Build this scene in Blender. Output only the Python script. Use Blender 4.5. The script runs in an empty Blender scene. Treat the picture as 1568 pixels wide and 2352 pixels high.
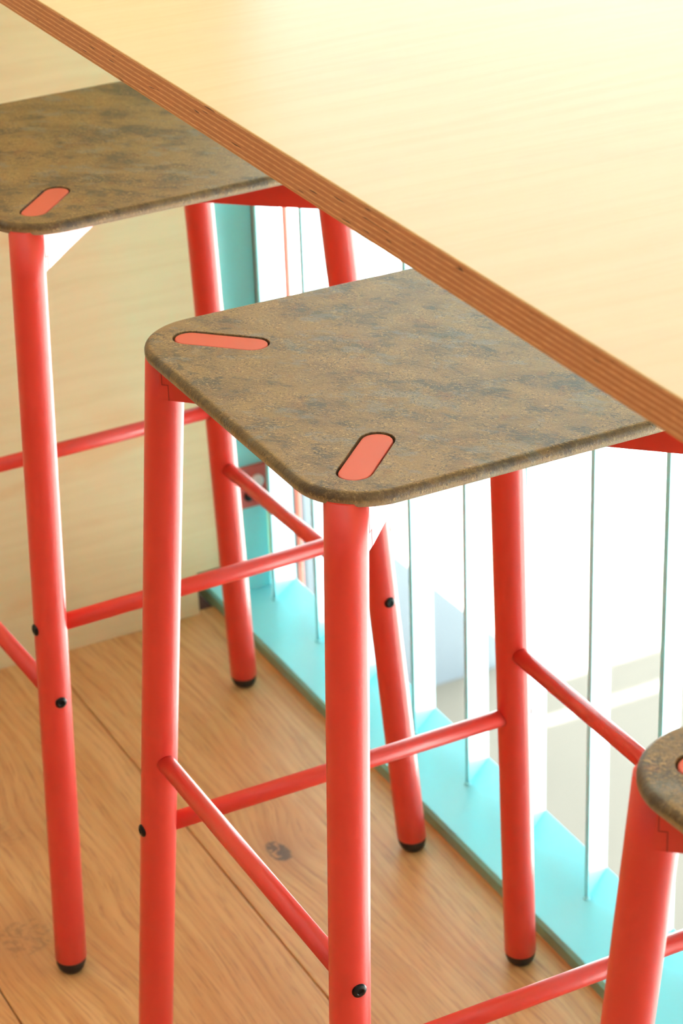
import bpy, bmesh, math, random
from mathutils import Vector, Matrix, Quaternion
from mathutils.geometry import tessellate_polygon

sc = bpy.context.scene
C = sc.collection
random.seed(7)
PI = math.pi

# ------------------------------------------------------------------ camera
F_PX, PITCH, ROLL, YAW = 5560.265, 0.473716, -0.037578, 0.461073
CAM = Vector((-0.7868, -1.4262, 1.4623))
fw = Vector((math.cos(PITCH)*math.sin(YAW), math.cos(PITCH)*math.cos(YAW), -math.sin(PITCH)))
rt = fw.cross(Vector((0, 0, 1))).normalized()
up = rt.cross(fw)
cr, sr = math.cos(ROLL), math.sin(ROLL)
rt2 = cr*rt + sr*up
up2 = -sr*rt + cr*up
cd = bpy.data.cameras.new('camera')
cam = bpy.data.objects.new('camera', cd)
C.objects.link(cam)
M = Matrix((rt2, up2, -fw)).transposed().to_4x4()
M.translation = CAM
cam.matrix_world = M
cd.sensor_fit = 'VERTICAL'
cd.sensor_height = 36.0
cd.sensor_width = 24.0
cd.lens = F_PX/2352*36.0
cd.clip_start = 0.05
cd.clip_end = 300
cd.dof.use_dof = True
cd.dof.focus_distance = 1.68
cd.dof.aperture_fstop = 14.0
sc.camera = cam

XW = 3.3          # plane of the long window beyond the railing
WHEAD = 0.65      # head height of the long window, kept low to limit light on counter and floor
# ------------------------------------------------------------------ sky, sun, exposure
SKY_STRENGTH = 7.6
w = bpy.data.worlds.new('world')
sc.world = w
w.use_nodes = True
bg = w.node_tree.nodes['Background']
bg.inputs['Color'].default_value = (0.93, 0.975, 1.0, 1)
bg.inputs['Strength'].default_value = SKY_STRENGTH
sd = bpy.data.lights.new('sun', 'SUN')
sun = bpy.data.objects.new('sun', sd)
C.objects.link(sun)
SUN_EL = math.radians(60)
sun.rotation_euler = Vector((0, -math.cos(SUN_EL), -math.sin(SUN_EL))).to_track_quat('-Z', 'Y').to_euler()
sun.location = (3, 9, 8)
sd.energy = 82.0
sd.angle = math.radians(0.45)
sd.color = (1.0, 0.96, 0.9)
# portals: they give no light, they only guide the sky light through the glazed sides and the added near opening
def portal(loc, rot, sx, sy):
    d = bpy.data.lights.new('portal', 'AREA')
    d.shape = 'RECTANGLE'; d.size = sx; d.size_y = sy
    d.cycles.is_portal = True
    o = bpy.data.objects.new('portal', d)
    o.location = loc; o.rotation_euler = rot
    C.objects.link(o)
portal((XW-0.02, 1.5, (WHEAD-2.4)/2), (0, PI/2, 0), WHEAD+2.4, 11.0)
portal(((XW+0.5)/2, -3.98, 0.1), (PI/2, 0, 0), XW-0.5, 5.0)
portal((XW-0.02, 5.1, 1.87), (0, PI/2, 0), 1.25, 3.8)
portal(((2.45+XW)/2, 6.98, 0.0), (-PI/2, 0, 0), XW-2.45, 4.8)
sc.view_settings.view_transform = 'Standard'
sc.view_settings.look = 'None'
sc.view_settings.gamma = 1.0
sc.view_settings.use_curve_mapping = False
sc.view_settings.exposure = -0.36
sc.cycles.use_denoising = True
sc.cycles.max_bounces = 10
sc.cycles.diffuse_bounces = 6
sc.cycles.sample_clamp_indirect = 8.0

# ------------------------------------------------------------------ material helpers
def lin(r, g, b):
    return tuple(((c/255)/12.92 if c/255 <= 0.04045 else ((c/255+0.055)/1.055)**2.4) for c in (r, g, b)) + (1,)

class NT:
    def __init__(s, name):
        s.m = bpy.data.materials.new(name); s.m.use_nodes = True
        s.t = s.m.node_tree; s.b = s.t.nodes['Principled BSDF']
    def n(s, typ, **kw):
        nd = s.t.nodes.new(typ)
        for k, v in kw.items():
            if k == 'inp':
                for i, x in v.items():
                    if isinstance(x, bpy.types.NodeSocket): s.t.links.new(x, nd.inputs[i])
                    else: nd.inputs[i].default_value = x
            else: setattr(nd, k, v)
        return nd
    def set(s, name, v):
        if isinstance(v, bpy.types.NodeSocket): s.t.links.new(v, s.b.inputs[name])
        else: s.b.inputs[name].default_value = v
    def math(s, op, a, b=0.0, c=0.0, clamp=False):
        return s.n('ShaderNodeMath', operation=op, use_clamp=clamp, inp={0: a, 1: b, 2: c}).outputs[0]
    def mix(s, f, a, b, blend='MIX'):
        nd = s.n('ShaderNodeMix', data_type='RGBA', blend_type=blend)
        for i, x in ((0, f), (6, a), (7, b)):
            if isinstance(x, bpy.types.NodeSocket): s.t.links.new(x, nd.inputs[i])
            else: nd.inputs[i].default_value = x
        return nd.outputs[2]
    def noise(s, vec, scale, detail=2, rough=0.5, dist=0.0, w=None):
        nd = s.n('ShaderNodeTexNoise', noise_dimensions='3D' if w is None else '4D')
        s.t.links.new(vec, nd.inputs['Vector'])
        if w is not None: s.t.links.new(w, nd.inputs['W'])
        nd.inputs['Scale'].default_value = scale; nd.inputs['Detail'].default_value = detail
        nd.inputs['Roughness'].default_value = rough; nd.inputs['Distortion'].default_value = dist
        return nd.outputs['Fac']
    def mapping(s, vec, scale=(1, 1, 1), loc=(0, 0, 0), rot=(0, 0, 0)):
        nd = s.n('ShaderNodeMapping', inp={0: vec, 1: loc, 2: rot, 3: scale})
        return nd.outputs[0]
    def ramp(s, f, lo, hi, a=0.0, b=1.0):
        nd = s.n('ShaderNodeMapRange', clamp=True, interpolation_type='SMOOTHSTEP', inp={0: f, 1: lo, 2: hi, 3: a, 4: b})
        return nd.outputs[0]
    def bump(s, h, strength, dist):
        nd = s.n('ShaderNodeBump', inp={'Height': h, 'Strength': strength, 'Distance': dist})
        s.t.links.new(nd.outputs[0], s.b.inputs['Normal'])
    def pos(s): return s.n('ShaderNodeNewGeometry').outputs['Position']
    def obj(s): return s.n('ShaderNodeTexCoord').outputs['Object']
    def gauss(s, p, c, rx, ry):
        """falloff around a point of the xy plane"""
        q = s.mapping(p, scale=(1/rx, 1/ry, 0), loc=(-c[0]/rx, -c[1]/ry, 0))
        ln = s.n('ShaderNodeVectorMath', operation='LENGTH', inp={0: q}).outputs['Value']
        return s.ramp(ln, 0.0, 1.0, 1.0, 0.0)

def simple(name, col, rough=0.5, metal=0.0, spec=0.5, coat=0.0):
    k = NT(name)
    k.set('Base Color', col); k.set('Roughness', rough); k.set('Metallic', metal)
    k.set('Specular IOR Level', spec); k.set('Coat Weight', coat)
    return k

# coral powder coat
k = simple('coral_powder_coat', lin(214, 60, 50), 0.32, spec=0.48)
nz = k.noise(k.obj(), 2200, 2)
k.bump(nz, 0.06, 0.0003)
CORAL = k.m
k = simple('coral_cap', lin(206, 92, 80), 0.4); k.bump(k.noise(k.obj(), 1500, 2), 0.04, 0.0003)
CORAL_CAP = k.m
DARKRED = simple('dark_coral_joint', lin(150, 34, 28), 0.6).m
# teal gloss paint
k = simple('teal_paint', lin(148, 240, 250), 0.24)
k.bump(k.noise(k.obj(), 60, 3), 0.03, 0.002)
TEAL = k.m
TEAL_LIT = simple('teal_paint_lit', lin(160, 250, 254), 0.4, spec=0.3).m  # same teal paint, lightened to stand in for light on the end plate
DARKGROOVE = simple('dark_groove', lin(60, 66, 54), 0.8).m
k = simple('teal_edge', lin(136, 176, 152), 0.45); TEAL_EDGE = k.m
BLACK = simple('black_rubber', lin(28, 26, 26), 0.5).m
SCREW = simple('dark_steel_screw', lin(40, 38, 38), 0.28, 0.7).m
STEEL = simple('bright_steel', lin(190, 190, 190), 0.3, 0.9).m
WHITE = simple('white_plastic', lin(240, 240, 238), 0.4).m
k = simple('white_plaster', lin(212, 214, 216), 0.85); k.bump(k.noise(k.pos(), 90, 4), 0.1, 0.001); PLASTER = k.m
k = simple('room_plaster', lin(150, 146, 138), 0.85); ROOM = k.m
k = simple('pale_blue_plaster', lin(136, 152, 159), 0.9); k.bump(k.noise(k.pos(), 90, 4), 0.1, 0.001); BLUEP = k.m
k = simple('window_frame_paint', lin(225, 228, 228), 0.5); FRAME = k.m
k = NT('lower_floor_resin')
k.set('Base Color', k.mix(k.noise(k.pos(), 2.5, 4), lin(132, 131, 119), lin(138, 136, 123))); k.set('Roughness', 0.9); LOWFLOOR = k.m
k = NT('outdoor_paving'); k.set('Base Color', k.mix(k.noise(k.pos(), 1.2, 4), lin(222, 221, 218), lin(232, 231, 228))); k.set('Roughness', 0.9); PAVING = k.m

# pressed hemp-fibre seat
k = NT('pressed_fibre')
o = k.obj()
rnd = k.n('ShaderNodeObjectInfo').outputs['Random']
ofs = k.n('ShaderNodeCombineXYZ', inp={0: k.math('MULTIPLY', rnd, 3.0), 1: k.math('MULTIPLY', rnd, 7.0), 2: 0.0}).outputs[0]
p = k.n('ShaderNodeVectorMath', operation='ADD', inp={0: o, 1: ofs}).outputs[0]
ps = k.mapping(p, scale=(1, 1.7, 1), rot=(0, 0, 0.5))
big = k.noise(ps, 16, 4, 0.62, 0.3)
mid = k.noise(k.mapping(p, scale=(1, 1.6, 1), loc=(3, 1, 0), rot=(0, 0, 0.3)), 45, 4, 0.65, 0.6)
fib = k.noise(k.mapping(p, scale=(1, 2.2, 1), rot=(0, 0, 0.9)), 300, 4, 0.74, 0.7)
fib2 = k.noise(k.mapping(p, scale=(1.8, 1, 1), rot=(0, 0, 0.35), loc=(5, 5, 0)), 360, 4, 0.74, 0.6)
base = k.mix(k.ramp(big, 0.36, 0.62), lin(112, 88, 50), lin(144, 118, 72))
dark = k.ramp(k.math('ADD', k.math('MULTIPLY', big, 0.45), k.math('MULTIPLY', mid, 0.55)), 0.40, 0.50, 1.0, 0.0)
base = k.mix(k.math('MULTIPLY', dark, 0.85), base, lin(68, 60, 46))
blue = k.ramp(k.noise(k.mapping(p, loc=(9, 2, 0), scale=(1, 1.6, 1)), 30, 5, 0.65), 0.52, 0.64)
base = k.mix(k.math('MULTIPLY', blue, 0.6), base, lin(120, 124, 120))
rust = k.ramp(k.noise(k.mapping(p, loc=(1, 12, 0)), 40, 5, 0.72), 0.56, 0.68)
base = k.mix(k.math('MULTIPLY', rust, 0.6), base, lin(124, 80, 36))
clump = k.ramp(k.noise(k.mapping(p, loc=(7, 3, 0)), 70, 3, 0.6), 0.38, 0.6, 0.35, 1.0)
base = k.mix(k.math('MULTIPLY', clump, k.ramp(fib, 0.50, 0.64, 0.0, 0.8)), base, lin(204, 172, 120))
base = k.mix(k.math('MULTIPLY', clump, k.ramp(fib2, 0.36, 0.49, 0.85, 0.0)), base, lin(50, 38, 26))
oz = k.n('ShaderNodeSeparateXYZ', inp={0: o}).outputs['Z']
burn = k.math('MULTIPLY', k.ramp(oz, 0.7436, 0.7462), k.ramp(oz, 0.7492, 0.74995, 1.0, 0.0))
base = k.mix(k.math('MULTIPLY', burn, k.ramp(mid, 0.3, 0.6, 0.9, 0.5)), base, lin(62, 46, 30))
base = k.mix(k.ramp(oz, 0.7420, 0.7445, 0.45, 0.0), base, lin(176, 158, 132))
k.set('Base Color', base)
k.set('Roughness', k.ramp(fib, 0.3, 0.7, 0.34, 0.52))
k.set('Specular IOR Level', 0.5)
hh = k.math('ADD', k.math('MULTIPLY', fib, 0.6), k.math('MULTIPLY', fib2, 0.6))
k.bump(hh, 0.7, 0.0014)
FIBRE = k.m

# birch veneer (flat faces); axis: grain runs along x
def veneer(name, base, tint, blush, plane='xy', streak=0.5, rough=0.38, seed=0.0):
    k = NT(name)
    p = k.pos()
    if plane == 'xz':
        p = k.mapping(p, rot=(PI/2, 0, 0))
    p = k.mapping(p, loc=(seed, seed*1.7, 0))
    warp = k.noise(k.mapping(p, scale=(1.2, 5, 1)), 2.2, 3, 0.5)
    q = k.n('ShaderNodeVectorMath', operation='ADD', inp={0: p, 1: k.n('ShaderNodeCombineXYZ', inp={0: 0.0, 1: k.math('MULTIPLY', warp, 0.05), 2: 0.0}).outputs[0]}).outputs[0]
    g1 = k.noise(k.mapping(q, scale=(1.5, 38, 1)), 2.2, 5, 0.6)
    g2 = k.noise(k.mapping(q, scale=(4, 260, 1)), 1.6, 3, 0.6)
    bl = k.noise(k.mapping(p, scale=(2.0, 4.5, 1), loc=(3, 1, 0)), 3.0, 3, 0.5, 0.4)
    c = k.mix(k.math('MULTIPLY', k.ramp(g1, 0.35, 0.68), streak), base, tint)
    c = k.mix(k.math('MULTIPLY', k.ramp(bl, 0.52, 0.72), 0.55), c, blush)
    c = k.mix(k.math('MULTIPLY', k.ramp(g2, 0.55, 0.75), 0.25*streak), c, tint)
    k.set('Base Color', c)
    k.set('Roughness', rough)
    k.bump(k.math('ADD', g1, g2), 0.05, 0.0006)
    return k
VEN_TOP = veneer('birch_veneer_top', lin(227, 201, 153), lin(221, 190, 136), lin(225, 188, 142), 'xy', 0.5, 0.34).m
VEN_WALL = veneer('birch_veneer_wall', lin(231, 215, 170), lin(221, 199, 150), lin(226, 184, 132), 'xz', 0.45, 0.45, 2.3).m

# plywood edge: alternating plies along z
TOP_Z, TOP_T = 0.98, 0.0228
k = NT('plywood_edge')
p = k.pos()
sx = k.n('ShaderNodeSeparateXYZ', inp={0: p})
zz = k.math('SUBTRACT', TOP_Z, sx.outputs['Z'])
wob = k.noise(k.mapping(p, scale=(1, 7, 1)), 3.0, 3)
zz = k.math('ADD', zz, k.math('MULTIPLY', k.math('SUBTRACT', wob, 0.5), 0.0007))
ply = k.math('SINE', k.math('MULTIPLY', k.math('SUBTRACT', zz, 0.0009), 2*PI/0.0037))
f1 = k.ramp(ply, 0.15, 0.85)
fine = k.noise(k.mapping(p, scale=(1, 22, 260)), 5, 4, 0.6)
c = k.mix(f1, lin(190, 124, 78), lin(230, 174, 122))
c = k.mix(k.ramp(fine, 0.35, 0.7, 0.5, 0.0), c, lin(164, 100, 58))
c = k.mix(k.ramp(zz, 0.0006, 0.0014, 1.0, 0.0), c, lin(238, 205, 146))
c = k.mix(k.ramp(zz, TOP_T-0.0016, TOP_T-0.0008, 0.0, 0.6), c, lin(206, 150, 92))
# voids and knots in the inner plies
vn = k.noise(k.mapping(p, scale=(1, 14, 170), loc=(0, 0.6, 0)), 2.6, 1, 0.4)
c = k.mix(k.ramp(vn, 0.715, 0.75), c, lin(84, 42, 22))
k.set('Base Color', c); k.set('Roughness', 0.6)
k.bump(k.math('ADD', f1, fine), 0.25, 0.0004)
PLYEDGE = k.m

# oak floor boards (grain along y)
k = NT('oak_boards')
p = k.pos()
rnd = k.n('ShaderNodeObjectInfo').outputs['Random']
KN = [(0.0701, 0.4751, 0.022, 0.034), (-0.213, 0.470, 0.045, 0.05), (-0.172, 0.655, 0.05, 0.055)]
pull = None
for (kx, ky, rx, ry) in KN:
    g = k.gauss(p, (kx, ky), rx*3.2, ry*3.4)
    pull = g if pull is None else k.math('ADD', pull, g)
warp = k.noise(k.mapping(p, scale=(3.0, 0.8, 1)), 2.4, 2, 0.5, 0.0, rnd)
px = k.n('ShaderNodeSeparateXYZ', inp={0: p})
xw = k.math('ADD', px.outputs['X'], k.math('ADD', k.math('MULTIPLY', warp, 0.07), k.math('MULTIPLY', pull, 0.02)))
q = k.n('ShaderNodeCombineXYZ', inp={0: xw, 1: px.outputs['Y'], 2: k.math('MULTIPLY', rnd, 10.0)}).outputs[0]
g1 = k.noise(k.mapping(q, scale=(30, 1.1, 1)), 2.0, 4, 0.6)
rings = k.math('SINE', k.math('MULTIPLY', k.math('ADD', xw, k.math('MULTIPLY', g1, 0.02)), 640.0))
pores = k.noise(k.mapping(q, scale=(130, 6, 1)), 3.0, 3, 0.65)
blot = k.noise(k.mapping(p, scale=(2.4, 1.2, 1)), 3.2, 3, 0.5, 0.3, rnd)
c = k.mix(k.ramp(g1, 0.33, 0.7), lin(221, 170, 114), lin(204, 146, 88))
c = k.mix(k.math('MULTIPLY', k.ramp(rings, 0.0, 1.0), 0.2), c, lin(168, 104, 56))
c = k.mix(k.ramp(blot, 0.5, 0.75, 0.0, 0.35), c, lin(190, 122, 66))
c = k.mix(k.ramp(pores, 0.52, 0.68, 0.0, 0.42), c, lin(146, 88, 46))
# knots: a split, ringed knot and two soft swirls
kn = k.noise(p, 60, 4, 0.65, 1.2)
dn = k.noise(k.mapping(p, loc=(4, 4, 0)), 26, 3, 0.6)
for i, (kx, ky, rx, ry) in enumerate(KN):
    halo = k.gauss(p, (kx, ky), rx*2.2, ry*2.2)
    rr = k.math('ADD', k.gauss(p, (kx, ky), rx, ry), k.math('MULTIPLY', k.math('SUBTRACT', dn, 0.5), 1.3))
    c = k.mix(k.math('MULTIPLY', halo, (0.55, 0.5, 0.3)[i]), c, lin(166, 106, 68))
    spot = k.math('MULTIPLY', k.ramp(rr, 0.30, 0.50), k.ramp(kn, (0.38, 0.45, 0.45)[i], (0.52, 0.6, 0.6)[i]))
    c = k.mix(k.math('MULTIPLY', spot, (0.85, 0.34, 0.16)[i]), c, lin(84, 62, 46))
k.set('Base Color', c); k.set('Roughness', 0.42)
k.bump(k.math('SUBTRACT', g1, pores), 0.12, 0.0006)
OAK = k.m

# ------------------------------------------------------------------ mesh helpers
def link(name, bm, mats, parent=None, smooth=False, loc=None):
    me = bpy.data.meshes.new(name)
    bmesh.ops.recalc_face_normals(bm, faces=bm.faces)
    bm.to_mesh(me); bm.free()
    if not isinstance(mats, (list, tuple)): mats = [mats]
    for m in mats: me.materials.append(m)
    if smooth:
        for f in me.polygons: f.use_smooth = True
    o = bpy.data.objects.new(name, me)
    C.objects.link(o)
    if parent is not None: o.parent = parent
    if loc is not None: o.location = loc
    return o

def tag(o, label=None, cat=None, group=None, kind=None):
    if label: o['label'] = label
    if cat: o['category'] = cat
    if group: o['group'] = group
    if kind: o['kind'] = kind
    return o

def box(bm, x0, x1, y0, y1, z0, z1, bev=0.0, seg=2, mi=0):
    r = bmesh.ops.create_cube(bm, size=1.0)
    vs = r['verts']
    for v in vs:
        v.co = Vector(((x0+x1)/2+v.co.x*(x1-x0), (y0+y1)/2+v.co.y*(y1-y0), (z0+z1)/2+v.co.z*(z1-z0)))
    fs = {f for v in vs for f in v.link_faces}
    for f in fs: f.material_index = mi
    if bev > 0:
        es = list({e for v in vs for e in v.link_edges})
        bmesh.ops.bevel(bm, geom=es, offset=bev, segments=seg, profile=0.5, affect='EDGES')
    return vs

def rings(bm, rs, cap0=True, cap1=True):
    """rs: list of lists of Vectors (same count) -> skinned surface"""
    V = [[bm.verts.new(c) for c in r] for r in rs]
    n = len(V[0])
    for a, b in zip(V, V[1:]):
        for i in range(n):
            f = bm.faces.new((a[i], a[(i+1) % n], b[(i+1) % n], b[i])); f.smooth = True
    if cap0: bm.faces.new(list(reversed(V[0])))
    if cap1: bm.faces.new(V[-1])
    return V

def circ(c, r, ax=None, n=40):
    c = Vector(c)
    if ax is None:
        return [c+Vector((r*math.cos(2*PI*i/n), r*math.sin(2*PI*i/n), 0)) for i in range(n)]
    q = Vector((0, 0, 1)).rotation_difference(Vector(ax).normalized())
    return [c+q @ Vector((r*math.cos(2*PI*i/n), r*math.sin(2*PI*i/n), 0)) for i in range(n)]

# ------------------------------------------------------------------ the stool
HS = 0.75                      # top of the seat
RT, RB = 0.2092, 0.2728        # radial distance of the leg axis at z = HS and z = 0
HH, HL = 0.3673, 0.2961        # the two stretcher heights
TR = 0.0152                    # tube radius
SR = 0.0079                    # stretcher radius
ANG = {'A': PI, 'B': -PI/2, 'C': 0.0, 'D': PI/2}
def ax(kx, z):
    r = RB+(RT-RB)*z/HS
    return Vector((r*math.cos(ANG[kx]), r*math.sin(ANG[kx]), z))

def seat_outline(half, rad, inset, z, n=14):
    """rounded square, rotated so that its corners lie on the legs' diagonals"""
    pts = []
    h = half-inset; r = max(rad-inset, 0.002)
    for q in range(4):
        a0 = q*PI/2
        cx, cy = (h-r)*(1 if q in (0, 3) else -1), (h-r)*(1 if q in (0, 1) else -1)
        for i in range(n+1):
            a = a0+PI/2*i/n
            pts.append(Vector((cx+r*math.cos(a), cy+r*math.sin(a), 0)))
    rot = Matrix.Rotation(PI/4, 3, 'Z')
    out = [rot @ p for p in pts]
    for p in out: p.z = z
    return out

def capsule(kx, r0, r1, hw, z, n=10):
    """capsule along the radial direction of corner kx, from radius r0 to r1"""
    pts = []
    for i in range(n+1):
        a = -PI/2+PI*i/n
        pts.append(Vector((r1-hw+hw*math.cos(a), hw*math.sin(a), z)))
    for i in range(n+1):
        a = PI/2+PI*i/n
        pts.append(Vector((r0+hw+hw*math.cos(a), hw*math.sin(a), z)))
    rot = Matrix.Rotation(ANG[kx], 3, 'Z')
    return [rot @ p for p in pts]

def make_seat(parent):
    HALF, RAD, T = 0.1727, 0.052, 0.0108
    bm = bmesh.new()
    prof = []
    rt_, rb_ = 0.0050, 0.0036
    for i in range(7):
        a = PI/2*i/6
        prof.append((rt_*(1-math.sin(a)), HS-rt_*(1-math.cos(a))))
    for i in range(6):
        a = PI/2*i/5
        prof.append((rb_*(1-math.cos(a)), HS-T+rb_*(1-math.sin(a))))
    loops = [seat_outline(HALF, RAD, ins, z) for ins, z in prof]
    V = rings(bm, loops, False, False)
    holes_t = [capsule(q, 0.1258, 0.2028, 0.0130, HS) for q in 'ABCD']
    holes_m = [capsule(q, 0.1261, 0.2025, 0.0127, HS-0.0005) for q in 'ABCD']
    holes_b = [capsule(q, 0.1261, 0.2025, 0.0127, HS-T) for q in 'ABCD']
    HT = []
    for a, m_, b in zip(holes_t, holes_m, holes_b):
        HT.append(rings(bm, [a, m_, b], False, False))
    for side in (0, -1):
        polys = [V[side]]+[h[side] for h in HT]
        flat = [v for pl in polys for v in pl]
        tris = tessellate_polygon([[v.co.copy() for v in pl] for pl in polys])
        for t in tris:
            try: bm.faces.new([flat[i] for i in t])
            except ValueError: pass
    s = link('seat', bm, FIBRE, parent)
    return s

def make_stool(kind):
    root = bpy.data.objects.new('bar_stool', None)
    root.empty_display_size = 0.1
    C.objects.link(root)
    seat = make_seat(root)
    for q in 'ABCD':
        # coral tab of the frame filling the slot of the seat
        bm = bmesh.new()
        rings(bm, [capsule(q, 0.1276, 0.2010, 0.0112, HS-0.0115), capsule(q, 0.1276, 0.2010, 0.0112, HS-0.0014),
                   capsule(q, 0.1279, 0.2007, 0.0109, HS-0.0009), capsule(q, 0.1284, 0.2002, 0.0104, HS-0.0007)])
        link('slot_cap', bm, CORAL_CAP, root)
        # leg tube with rubber foot
        bm = bmesh.new()
        zs = [0.0135, 0.0145]+[0.05+0.05*i for i in range(14)]+[HS-0.0075]
        rs = [circ(ax(q, z), TR-(0.0008 if i == 0 else 0), n=48) for i, z in enumerate(zs)]
        rings(bm, rs)
        leg = link('leg', bm, CORAL, root)
        bm = bmesh.new()
        rings(bm, [circ(ax(q, z), r, n=32) for z, r in ((0.0, 0.0085), (0.0012, 0.0105), (0.0045, 0.0128), (0.009, 0.0143), (0.0132, 0.0147), (0.016, 0.0140))])
        link('rubber_foot', bm, BLACK, leg)
        # channel arm under the seat: open-bottomed, with the stepped end that clasps the tube
        bm = bmesh.new()
        hw, t, zb, zt = 0.0116, 0.0025, 0.7003, HS-0.0109
        rot = Matrix.Rotation(ANG[q], 3, 'Z')
        for s_ in (-1, 1):
            for r0, r1, o0, o1, z0, z1 in ((0.012, 0.150, hw, hw, zb, zb), (0.150, 0.2005, hw, 0.0151, zb, zb+0.0024),
                                           (0.2005, 0.2122, 0.0151, 0.0151, zb+0.0024, zb+0.0024)):
                c8 = [rot @ Vector((rr, s_*oo, zz_)) for lo in (1, 0) for rr, oo, zz_ in
                      ((r0, o0, z0 if lo else zt), (r1, o1, z1 if lo else zt), (r1, o1-t, z1 if lo else zt), (r0, o0-t, z0 if lo else zt))]
                v = [bm.verts.new(c_) for c_ in c8]
                for f in ((0, 1, 2, 3), (4, 5, 6, 7), (0, 1, 5, 4), (1, 2, 6, 5), (2, 3, 7, 6), (3, 0, 4, 7)):
                    bm.faces.new([v[k_] for k_ in f])
        # web closing the top of the channel
        rot = Matrix.Rotation(ANG[q], 4, 'Z')
        vs = box(bm, 0.0, 0.2, -hw+t, hw-t, zt-t, zt)
        bmesh.ops.transform(bm, matrix=rot, verts=vs)
        arm = link('seat_arm', bm, CORAL, root)
        # stepped joint line where the arm clasps the tube
        for s_ in (-1, 1):
            # one stepped strip: an L-shaped ribbon swept from a single outline
            out = [(0.2032, zb+0.0024), (0.2039, zb+0.0024), (0.2039, 0.7151), (0.2088, 0.7151), (0.2088, zt),
                   (0.2081, zt), (0.2081, 0.7158), (0.2032, 0.7158)]
            bm = bmesh.new()
            rot = Matrix.Rotation(ANG[q], 3, 'Z')
            va = [bm.verts.new(rot @ Vector((rr, s_*0.0146, zz_))) for rr, zz_ in out]
            vb = [bm.verts.new(rot @ Vector((rr, s_*0.01525, zz_))) for rr, zz_ in out]
            bm.faces.new(va); bm.faces.new(list(reversed(vb)))
            for i_ in range(8): bm.faces.new((va[i_], vb[i_], vb[(i_+1) % 8], va[(i_+1) % 8]))
            link('joint', bm, DARKRED, arm)
    # stretchers (each ends inside the tubes) with the screws on the far side of the tubes
    lv = {'front': dict(AB=HH, CD=HH, AD=HL, BC=HL), 'turned': dict(AB=HL, CD=HL, AD=HH, BC=HH)}[kind]
    for pr, z in lv.items():
        a, b = ax(pr[0], z), ax(pr[1], z)
        d = (b-a).normalized()
        bm = bmesh.new()
        rings(bm, [circ(a+d*0.004, SR, d, 28), circ(b-d*0.004, SR, d, 28)])
        st = link('stretcher', bm, CORAL, root)
        for e, dd in ((a, -d), (b, d)):
            bm = bmesh.new()
            o = e+dd*(TR-0.0012)
            # button-head screw with a recessed socket
            rings(bm, [circ(o, 0.0057, dd, 24), circ(o+dd*0.0016, 0.0056, dd, 24), circ(o+dd*0.0026, 0.0047, dd, 24),
                       circ(o+dd*0.0031, 0.0029, dd, 24), circ(o+dd*0.0031, 0.0026, dd, 24), circ(o+dd*0.0018, 0.0024, dd, 24)])
            link('screw', bm, SCREW, st)
    return root

GRP = 'coral bar stools along the counter'
stools = []
for kind, x, y, a, lab in (
    ('front', 0.0, 0.0, -0.7847, 'coral tubular bar stool with brown fibre seat, in the middle of the picture'),
    ('turned', -0.0042, 0.5982, -0.7564, 'coral bar stool with brown fibre seat farthest back, nearest the birch wall panel'),
    ('front', 0.0009, -0.6675, -0.725, 'coral bar stool cut off at the lower right, one seat corner and leg showing')):
    s = make_stool(kind)
    s.location = (x, y, 0)
    s.rotation_euler = (0, 0, a)
    tag(s, lab, 'stool', GRP)
    stools.append(s)

# ------------------------------------------------------------------ the counter top
bm = bmesh.new()
X0, X1, Y0, Y1 = -0.1750, 0.30, -2.6, 0.974
box(bm, X0, X1, Y0, Y1, TOP_Z-TOP_T, TOP_Z, 0.0005, 2)
for f in bm.faces:
    f.material_index = 0 if abs(f.normal.z) > 0.7 else 1
t = link('counter_top', bm, [VEN_TOP, PLYEDGE])
tag(t, 'pale birch plywood counter top with layered brown edge above the stools', 'table')

# ------------------------------------------------------------------ the balustrade
rail = bpy.data.objects.new('railing', None)
rail.location = (0.28, -0.8, 0); C.objects.link(rail)
tag(rail, 'teal painted steel railing of angled flat bars on a base plate behind the stools', 'railing')
RX, RY = 0.28, -0.8
def rl(bmx, name, m, par=None):
    o = link(name, bmx, m, par or rail)
    if par is None: o.location = (-RX, -(RY), 0)
    return o
BT = 0.021
bm = bmesh.new(); box(bm, 0.2295, 0.3335, -2.9, 1.028, 0.0115, BT, 0.001, 2); rl(bm, 'base_plate', TEAL)
bm = bmesh.new(); box(bm, 0.2300, 0.3335, -2.9, 1.028, -0.004, 0.0098, 0.0008, 2); tag(rl(bm, 'lower_plate', TEAL_EDGE), 'duller green lower plate')
bm = bmesh.new(); box(bm, 0.2350, 0.3325, -2.9, 1.027, 0.0096, 0.0118); rl(bm, 'groove_filler', DARKGROOVE)
# flat bars, set at an angle to the railing
BA = math.atan2(0.036, 0.0455)
def bar_mesh():
    b = bmesh.new()
    box(b, 0, 0.0578, 0, 0.0042, BT-0.0005, 0.935, 0.0004, 1)
    bmesh.ops.rotate(b, verts=b.verts, cent=(0, 0, 0), matrix=Matrix.Rotation(BA, 3, 'Z'))
    return b
def weld_mesh():
    b = bmesh.new()
    r = bmesh.ops.create_icosphere(b, subdivisions=2, radius=0.0032)
    for v in r['verts']:
        v.co = Vector((v.co.x*1.2-0.0012, v.co.y*1.3+0.001, BT+v.co.z*0.8))
    return b
b0 = link('baluster', bar_mesh(), TEAL, rail)
w0 = link('weld', weld_mesh(), TEAL, b0, smooth=True)
ys = [0.925-0.1174*i for i in range(30)]
for i, yy in enumerate(ys):
    if i == 0: b, wd = b0, w0
    else:
        b = b0.copy(); wd = w0.copy()
        C.objects.link(b); C.objects.link(wd)
        b.parent = rail; wd.parent = b
    b.location = (0.2875-RX, yy-RY, 0)
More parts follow.
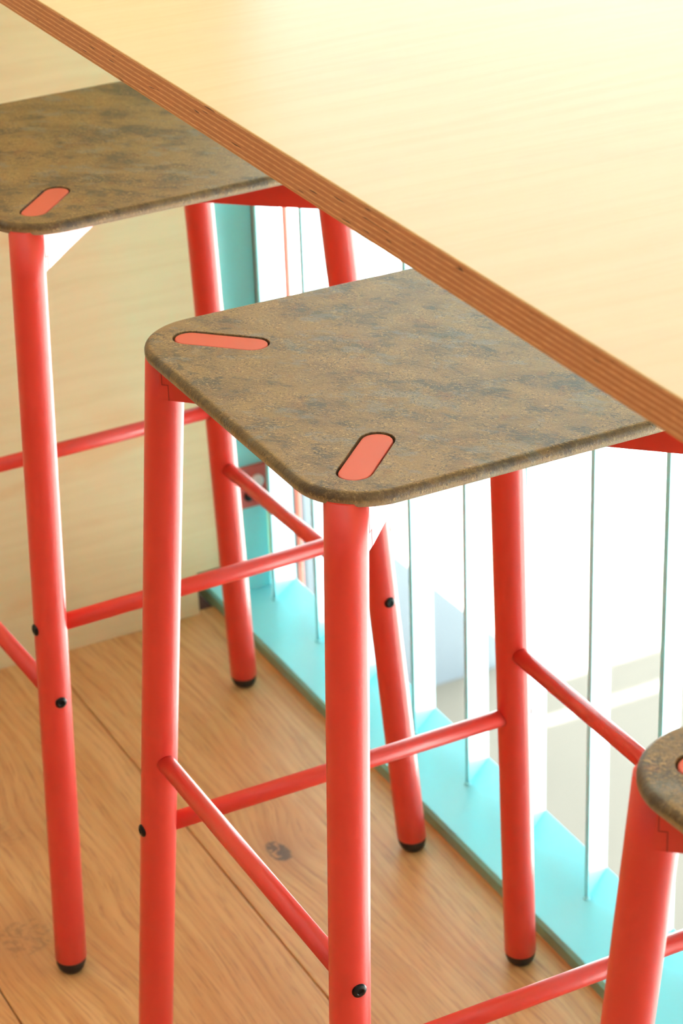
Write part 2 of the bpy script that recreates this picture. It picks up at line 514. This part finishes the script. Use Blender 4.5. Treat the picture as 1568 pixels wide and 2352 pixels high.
bm = bmesh.new(); box(bm, 0.272, 0.338, -2.9, 0.974, 0.935, TOP_Z-TOP_T, 0.002, 2); rl(bm, 'handrail', TEAL)
# end plate fixed to the wall, with its coral bracket
bm = bmesh.new(); box(bm, 0.2470, 0.2990, 0.962, 0.9742, BT, 0.935, 0.001, 2); ep = rl(bm, 'end_plate', TEAL_LIT)
bm = bmesh.new()
box(bm, 0.2500, 0.3010, 0.9555, 0.9622, 0.1375, 0.1912, 0.001, 2)
br = rl(bm, 'bracket', CORAL_CAP, ep); tag(br, 'coral bracket')
bm = bmesh.new()
rings(bm, [circ((0.2838, 0.956, 0.1712), 0.0088, (0, -1, 0), 28), circ((0.2838, 0.9530, 0.1712), 0.0086, (0, -1, 0), 28), circ((0.2838, 0.9515, 0.1712), 0.0066, (0, -1, 0), 28)])
tag(rl(bm, 'button', WHITE, ep), 'white round button')
bm = bmesh.new()
rings(bm, [circ((0.2725, 0.956, 0.1535), 0.0062, (0, -1, 0), 28), circ((0.2725, 0.9525, 0.1535), 0.0060, (0, -1, 0), 28), circ((0.2725, 0.9520, 0.1535), 0.003, (0, -1, 0), 28)])
tag(rl(bm, 'bolt', SCREW, ep), 'dark steel bolt')

# thin coral pole standing on the lower level, close behind the far end of the railing
bm = bmesh.new()
rings(bm, [circ((0, 0, 0), 0.02, n=24), circ((0, 0, 0.006), 0.02, n=24), circ((0, 0, 0.0062), 0.0036, n=24), circ((0, 0, 3.4), 0.0036, n=24), circ((0, 0, 3.404), 0.002, n=24)])
po = link('pole', bm, simple('sunlit_coral_paint', lin(238, 128, 112), 0.5).m, loc=(0.3515, 0.985, -2.4))  # coral lightened so the pole looks sunlit
tag(po, 'thin coral upright pole, sunlit tone in its colour, just behind the far end of the railing', 'pole')

# ------------------------------------------------------------------ the setting
def struct(name, bm, m, parent=None, loc=None):
    o = link(name, bm, m, parent)
    if parent is None: o['kind'] = 'structure'
    return o
# floor slab and its boards
SUBFLOOR = simple('subfloor', lin(96, 66, 44), 0.9).m
bm = bmesh.new(); box(bm, -3.5, 0.335, -4.0, 1.3, -0.25, -0.0145)
fl = struct('floor', bm, SUBFLOOR)
G = 0.0007
bw = 0.269
edges = [0.005+bw*i for i in range(-13, 2)]
for i, xa in enumerate(edges[:-1]):
    xb = min(xa+bw, 0.2745)
    if xa >= 0.2: continue
    y = -4.0+((i*0.83) % 1.9)-1.9
    cuts = [-4.0]
    st = {12: -1.35, 13: -0.9, 11: 0.0}.get(i, None)
    yy = -4.0+((i*0.77) % 1.6)
    while yy < 0.9:
        if yy > -3.8: cuts.append(yy)
        yy += 1.9
    # the boards seen in the photograph run through without an end joint
    if xb > -0.6: cuts = [-4.0, -2.2+0.5*(i % 2), -0.2-0.3*(i % 3)]
    cuts.append(0.985)
    for ya, yb in zip(cuts, cuts[1:]):
        bm = bmesh.new()
        box(bm, xa+G, xb-G, ya+G, yb-G, -0.0145, 0.0, 0.0009, 1)
        link('plank', bm, OAK, fl)
# plywood wall panel: notched at the bottom where the railing's base plate passes
bm = bmesh.new()
prof = [(-3.5, 0.0), (0.2065, 0.0), (0.2065, 0.0570), (0.3085, 0.0570), (0.3085, 2.7), (-3.5, 2.7)]
va = [bm.verts.new((x, 0.975, z)) for x, z in prof]; vb = [bm.verts.new((x, 0.993, z)) for x, z in prof]
bm.faces.new(va); bm.faces.new(list(reversed(vb)))
for i in range(6): bm.faces.new((va[i], vb[i], vb[(i+1) % 6], va[(i+1) % 6]))
wf = struct('wall_far', bm, VEN_WALL)
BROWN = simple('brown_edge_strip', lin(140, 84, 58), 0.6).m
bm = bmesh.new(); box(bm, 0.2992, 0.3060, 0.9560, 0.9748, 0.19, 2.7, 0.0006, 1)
struct('brown_strip_1', bm, BROWN)  # narrow dark brown strip beside the end plate
NOTCH_SHADE = simple('notch_shade', lin(60, 44, 34), 0.9).m  # dark colour stands in for the shade seen through the panel's notch
bm = bmesh.new(); box(bm, -3.5, 0.3075, 1.13, 1.25, -0.0145, 2.7); struct('wall_backing', bm, NOTCH_SHADE)
# rest of the upper room
bm = bmesh.new(); box(bm, -3.6, -3.5, -4.0, 1.3, -0.25, 2.7); struct('wall_left', bm, ROOM)
bm = bmesh.new(); box(bm, -3.6, 0.5, -4.1, -4.0, -2.4, 5.0); struct('wall_near', bm, ROOM)
bm = bmesh.new(); box(bm, -3.6, 0.34, -4.0, 1.3, 2.7, 2.85); struct('ceiling', bm, PLASTER)
bm = bmesh.new(); box(bm, -3.6, 0.34, -4.0, 1.3, 2.85, 5.0); struct('wall_upper', bm, ROOM)
bm = bmesh.new(); box(bm, 0.34, XW, -4.0, 1.3, 5.0, 5.1); box(bm, -3.6, XW, 1.3, 7.0, 5.0, 5.1); struct('ceiling_high', bm, PLASTER)
# lower level
bm = bmesh.new(); box(bm, -3.6, XW, -4.0, 7.0, -2.6, -2.4); struct('floor_lower', bm, LOWFLOOR)
bm = bmesh.new(); box(bm, -3.6, -3.5, 1.3, 7.0, -2.4, 5.0); struct('wall_left_lower', bm, PLASTER)
bm = bmesh.new(); box(bm, -3.5, 2.45, 7.0, 7.1, -2.4, 5.0); struct('wall_far_lower', bm, PLASTER)
# pale blue wall with a sloping top on the lower level
bm = bmesh.new()
prof = [(1.858, -2.4), (2.50, -2.4), (2.50, -2.30), (1.858, -1.60)]
va = [bm.verts.new((x, 4.14, z)) for x, z in prof]; vb = [bm.verts.new((x, 4.24, z)) for x, z in prof]
bm.faces.new(va); bm.faces.new(list(reversed(vb)))
for i in range(4): bm.faces.new((va[i], vb[i], vb[(i+1) % 4], va[(i+1) % 4]))
struct('wall_sloped', bm, BLUEP)
# window frames of the two glazed sides; the transom of the far one shades the strip on the lower floor
TE = math.tan(SUN_EL)
bm = bmesh.new()
ztr0, ztr1 = -2.4+(7.0-3.935)*TE, -2.4+(7.0-3.80)*TE
box(bm, 2.45, XW, 7.0, 7.05, ztr0, ztr1)
box(bm, XW, XW+0.012, 6.94, 7.05, -2.4, 5.0)
zhead = -2.4+(7.0-3.735)*TE
box(bm, 2.45, XW, 7.0, 7.05, zhead, 5.0)
struct('window_1', bm, FRAME)
bm = bmesh.new()
for yy in (-4.0, -1.3, 1.4, 4.1, 6.94): box(bm, XW, XW+0.012, yy, yy+0.06, -2.4, 5.0)
box(bm, XW, XW+0.012, -4.0, 3.2, WHEAD, 5.0); box(bm, XW, XW+0.012, 3.2, 7.0, 2.5, 5.0)  # unseen header, stepped to steer light and brighten the counter's reflection
struct('window_2', bm, FRAME)
bm = bmesh.new()
for xx in (0.5, 1.9, XW): box(bm, xx, xx+0.06, -4.06, -4.0, -2.4, 2.5)
box(bm, 0.5, XW+0.06, -4.1, -4.0, 2.5, 5.0)
struct('added_opening', bm, FRAME)  # unseen near-side opening, added to light the bars and near-facing surfaces
bm = bmesh.new(); box(bm, -40, 60, -40, 60, -2.75, -2.4002); struct('ground', bm, PAVING)
